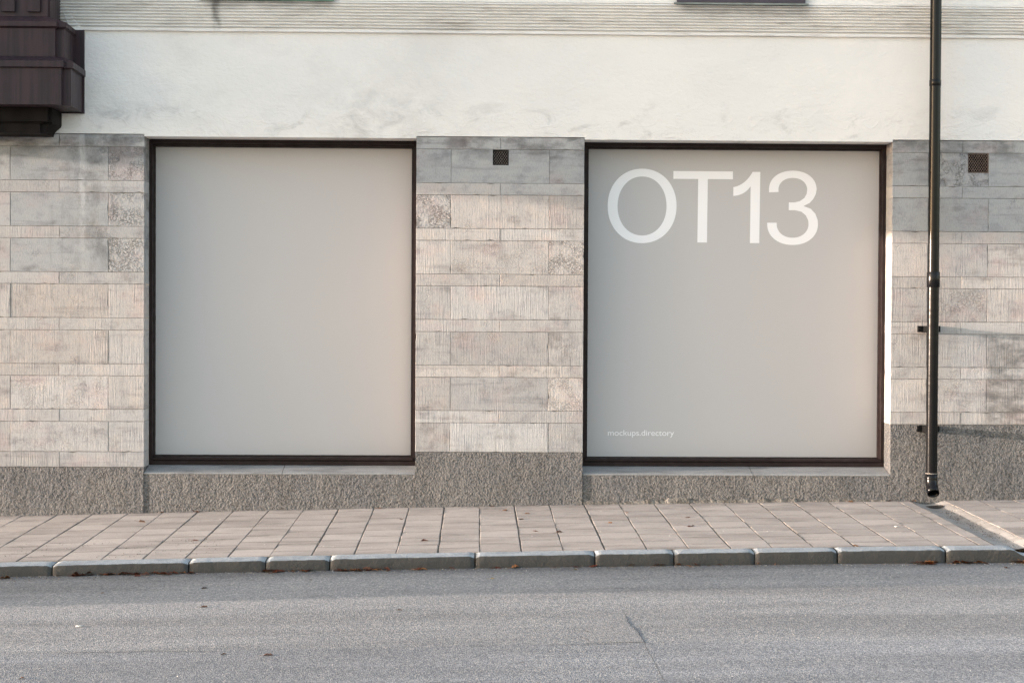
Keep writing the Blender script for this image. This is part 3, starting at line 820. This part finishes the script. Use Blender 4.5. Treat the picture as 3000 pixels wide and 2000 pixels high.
pt.add(vs, [(2*i, 2*i+1, 2*i+3, 2*i+2) for i in range(len(lf)-1)])
tag(pt.build('road_patch', M['patch'], None), kind='structure')

# ------------------------------------------------------------------ litter
def leaf_mesh(i):
    rr = random.Random(50+i); L = rr.uniform(.045, .075); arch = rr.choice((-.002, .001, .003, .006)); w = L*rr.uniform(.28, .42); n = 7
    v = []; f = []
    for k in range(n+1):
        t = k/n; ww = w*math.sin(math.pi*min(1, t*.92+.04))**.8*(1+.18*rr.uniform(-1, 1))
        z = arch*math.sin(t*math.pi)+rr.uniform(0, .003)
        curl = rr.uniform(.05, .6)*ww
        v += [((t-.5)*L, -ww, z+curl), ((t-.5)*L, 0, z), ((t-.5)*L, ww, z+curl*rr.uniform(.3, 1.))]
    for k in range(n):
        for q in (0, 1): f.append((3*k+q, 3*k+3+q, 3*k+4+q, 3*k+1+q))
    st = len(v); v += [(-.5*L-.03, .002, .006), (-.5*L-.03, -.001, .004)]; f.append((1, st, st+1))
    me = bpy.data.meshes.new('leaf'); me.from_pydata(v, [], f); me.update()
    for p in me.polygons: p.use_smooth = True
    return me
LM = {}
for k in ('leaf_red', 'leaf_tan', 'leaf_dark', 'leaf_yellow'):
    LM[k] = []
    for i in range(4):
        me = leaf_mesh(hash(k) % 7*0 + i + 10*list(('leaf_red', 'leaf_tan', 'leaf_dark', 'leaf_yellow')).index(k)); me.materials.append(M[k]); LM[k].append(me)
def leaf(kind, x, y, s=1., label=None, group='fallen leaves', rz=None, rnd=random.Random(11)):
    z = zp(x, y) if y > YF+.03 else zr(x)
    o = bpy.data.objects.new('leaf', rnd.choice(LM[kind])); C.objects.link(o)
    o.location = (x, y, z+.001); o.scale = (s, s, s)
    o.rotation_euler = (rnd.uniform(-.25, .25), rnd.uniform(-.25, .25), rnd.uniform(-.5, .5) if rz is None else rz)
    tag(o, label, 'leaf', group); return o
PAVE_LEAVES = [
 ('leaf_tan', -3.17, -.62, 1.25, 'tan curled leaf on the slabs, nearest the left end of the pavement'),
 ('leaf_red', -2.47, -1.78, 1.0, 'brown leaf near the kerb below the left shop window'),
 ('leaf_red', -2.75, -.03, 1.0, 'red leaf against the plinth foot at the left window corner'),
 ('leaf_tan', -3.10, -.03, .9, 'tan leaf against the plinth left of the left window'),
 ('leaf_tan', -.95, -.035, .9, 'orange leaf against the sill plinth below the right half of the left window'),
 ('leaf_dark', -.70, -.78, .9, 'thin brown leaf on a slab joint left of the stone pier'),
 ('leaf_red', -.44, -2.05, 1.15, 'dark red leaf close to the kerb just left of the stone pier'),
 ('leaf_red', .165, -.035, 1.05, 'rust red leaf touching the foot of the stone pier'),
 ('leaf_tan', .29, -.33, 1.0, 'orange tan leaf a hand from the stone pier foot'),
 ('leaf_tan', .50, -.56, .9, 'small orange leaf on the slab in front of the stone pier'),
 ('leaf_dark', .43, -.92, .7, 'tiny dark leaf in the middle of the pavement before the pier'),
 ('leaf_red', .54, -1.62, .65, 'small rust leaf lying mid slab before the pier'),
 ('leaf_dark', .75, -1.70, .9, 'dry twig-like leaf on a slab joint below the right window corner'),
 ('leaf_tan', 1.46, -.60, .8, 'faint tan leaf below the left part of the lettered window'),
 ('leaf_tan', 1.24, -1.22, .8, 'small orange leaf on the slabs below the letter O'),
 ('leaf_dark', 1.99, -.95, 1.0, 'brown leaf on a slab below the figure 1'),
 ('leaf_red', 1.95, -1.48, 1.0, 'dark red leaf crossing a slab joint below the figure 1'),
 ('leaf_red', 4.14, -.03, 1.1, 'red leaf against the wall just left of the drainpipe'),
 ('leaf_tan', 4.37, -.06, 1.0, 'curled tan leaf at the head of the gutter channel'),
 ('leaf_tan', 3.74, -.06, .9, 'upright tan leaf at the right window corner'),
 ('leaf_red', 4.44, -1.30, .7, 'small red leaf lying in the gutter channel'),
 ('leaf_tan', 3.18, -2.64, .9, 'orange leaf on the back edge of the kerb below the right window'),
]
for k, x, y, s, lb in PAVE_LEAVES: leaf(k, x, y, s, lb, 'leaves scattered on the pavement')
ROAD_LEAVES = [
 ('leaf_tan', -2.83, -3.72, 1.0, 'orange leaf on the shaded road at far left'),
 ('leaf_dark', -2.08, -3.60, 1.0, 'thin dark leaf on the shaded road below the left window'),
 ('leaf_dark', -1.95, -4.40, 1.1, 'brown leaf at the edge of the road shadow'),
 ('leaf_red', -1.55, -6.05, 1.0, 'red brown leaf on the near road, left of its grey neighbour'),
 ('leaf_dark', -1.27, -6.10, 1.2, 'dull grey brown leaf on the near road'),
 ('leaf_dark', -2.63, -6.62, 1.0, 'faint brown leaf at the lower left of the road'),
 ('leaf_red', -1.76, -3.25, .7, 'small red leaf just off the kerb below the left window'),
 ('leaf_dark', -1.30, -3.28, .9, 'dark leaf just off the kerb left of the pier'),
 ('leaf_yellow', .135, -3.38, .95, 'yellow leaf on the shaded road before the pier'),
 ('leaf_dark', -.53, -4.65, .8, 'small olive brown leaf on the sunlit road before the pier'),
 ('leaf_yellow', .81, -2.99, 1.0, 'ochre leaf beside the kerb foot below the pier edge'),
 ('leaf_red', 4.30, -3.10, 1.2, 'crumpled red leaf on the road near the gutter outlet'),
]
for k, x, y, s, lb in ROAD_LEAVES: leaf(k, x, y, s*.68, lb, 'leaves scattered on the road')
rk = random.Random(21)
def drift(a, b, n, s0, s1, label, kinds):
    for _ in range(n):
        x = rk.uniform(a, b); o = leaf(rk.choice(kinds), x, YF - .012 - abs(rk.gauss(0, .028)), rk.uniform(s0, s1), label, 'leaves drifted along the kerb foot', rk.uniform(-.6, .6), rk)
        o.location.z += rk.uniform(0, .012)
ks = ['leaf_red', 'leaf_dark', 'leaf_tan', 'leaf_dark', 'leaf_red']
drift(-3.42, -2.3, 34, .8, 1.3, 'dry brown leaf in the thick drift along the left stretch of kerb', ks)
drift(-1.75, -.75, 30, .8, 1.25, 'dry brown leaf in the drift at the kerb below the left window', ks)
drift(-.75, 2.6, 26, .6, 1.1, 'dry leaf in the thin scatter along the middle of the kerb', ks)
drift(3.55, 4.75, 24, .9, 1.6, 'dry red brown leaf in the drift beside the gutter outlet', ['leaf_red', 'leaf_red', 'leaf_dark', 'leaf_tan'])
leaf('leaf_tan', -3.80, YF-.09, 1.7, 'large crumpled tan leaf at the kerb foot on the left edge', 'leaves drifted along the kerb foot')
# little pale scraps
def scrap(x, y, sx, label):
    me = bpy.data.meshes.new('scrap'); bm = bmesh.new(); bmesh.ops.create_icosphere(bm, subdivisions=2, radius=1)
    for q in bm.verts: q.co = q.co*(1+.6*noise.noise(q.co*2.6)); q.co.x *= sx; q.co.y *= .012; q.co.z *= .005
    bm.to_mesh(me); bm.free()
    for p in me.polygons: p.use_smooth = True
    o = link('paper_scrap', me, M['paper']); o.location = (x, y, (zp(x, y) if y > YF else zr(x))+.006); tag(o, label, 'scrap')
scrap(3.78, -1.66, .022, 'white crumpled scrap on the slabs left of the gutter channel')
scrap(-2.68, -5.05, .027, 'flat white scrap on the sunlit road at left')
# grit: far too many grains to count
def gritty(name, m, spots, label):
    mb = MB(); rr = random.Random(name)
    for (fx, n, s0, s1) in spots:
        for _ in range(n):
            x, y, zf = fx(rr); s = rr.uniform(s0, s1); z = zf
            a = rr.uniform(0, 6.28); q = [(x+s*math.cos(a+t), y+s*math.sin(a+t)*rr.uniform(.7, 1.2), z) for t in (0, 1.6, 3.1, 4.7)]
            top = (x+rr.uniform(-.3, .3)*s, y+rr.uniform(-.3, .3)*s, z+s*rr.uniform(.6, 1.2))
            mb.add(q+[top], [(0, 1, 4), (1, 2, 4), (2, 3, 4), (3, 0, 4)])
    o = mb.build(name, m, None); tag(o, label, 'grit', kind='stuff'); return o
def on_p(x0, x1, y0, y1):
    def f_(r_): x = r_.uniform(x0, x1); y = r_.uniform(y0, y1); return x, y, zp(x, y)-.001
    return f_
def on_k(x0, x1, w):
    def f_(r_): x = r_.uniform(x0, x1); y = YF-.012-abs(r_.gauss(0, w)); return x, y, zr(x)-.001
    return f_
def on_r(x0, x1, y0, y1):
    def f_(r_): x = r_.uniform(x0, x1); y = r_.uniform(y0, y1); return x, y, zr(x)-.001
    return f_
def in_g(r_):
    y = r_.uniform(-2.75, -.5); t = min(.95, max(.08, r_.gauss(.55, .14))); x = 4.349+.334*t
    return x, y, zp(x, max(y, -2.65))-.034*math.sin(math.pi*t)**1.3-.005
gritty('grit', M['grit'], [(on_p(-4.6, -2.2, -2.6, -1.7), 260, .003, .008), (on_p(-4.6, 5.2, -2.6, -.05), 300, .002, .005), (on_k(-4.5, 4.8, .035), 1300, .003, .009),
                           (on_k(-4.4, -3.0, .15), 160, .003, .009), (in_g, 420, .003, .007), (on_r(-3.6, 4.4, -7, -2.9), 130, .003, .007)], 'dark grit and fine gravel strewn along kerb, gutter and slabs')
gritty('pale_grit', M['chip'], [(on_p(-4.6, 5.2, -2.6, -.05), 330, .002, .006), (on_k(-4.5, 4.8, .05), 220, .003, .007), (on_r(-3.6, 4.4, -7, -2.9), 60, .003, .006)], 'pale stone chips scattered over slabs and road edge')

# ------------------------------------------------------------------ beyond the left edge of the photograph: unseen shapes added to shade the upper wall and the road edge
t = empty('road_shade_board', (-17, -5.3, zr(-17)))
tag(t, 'long unseen board, an added hoarding on posts in the street beyond the left edge', 'shade_blocker')
bd = MB(); bd.prism([(-28, -.712), (-7.3, 1.097), (-7.3, 2.07), (-28, 1.715)], 'y', -5.31, -5.29); bd.build('board', M['board'], t)
for x in (-25, -19):
    p_ = MB(); p_.box(x-.04, x+.04, -5.38, -5.315, zr(x), 1.6); p_.build('post', M['board'], t)
b2o = empty('wall_shade_box', (-10.6, 0, 4.06))
tag(b2o, 'large unseen added oriel further along the facade beyond the left edge', 'bay')
b2.build('shade_box_front', M['bay'], b2o, auto=20)
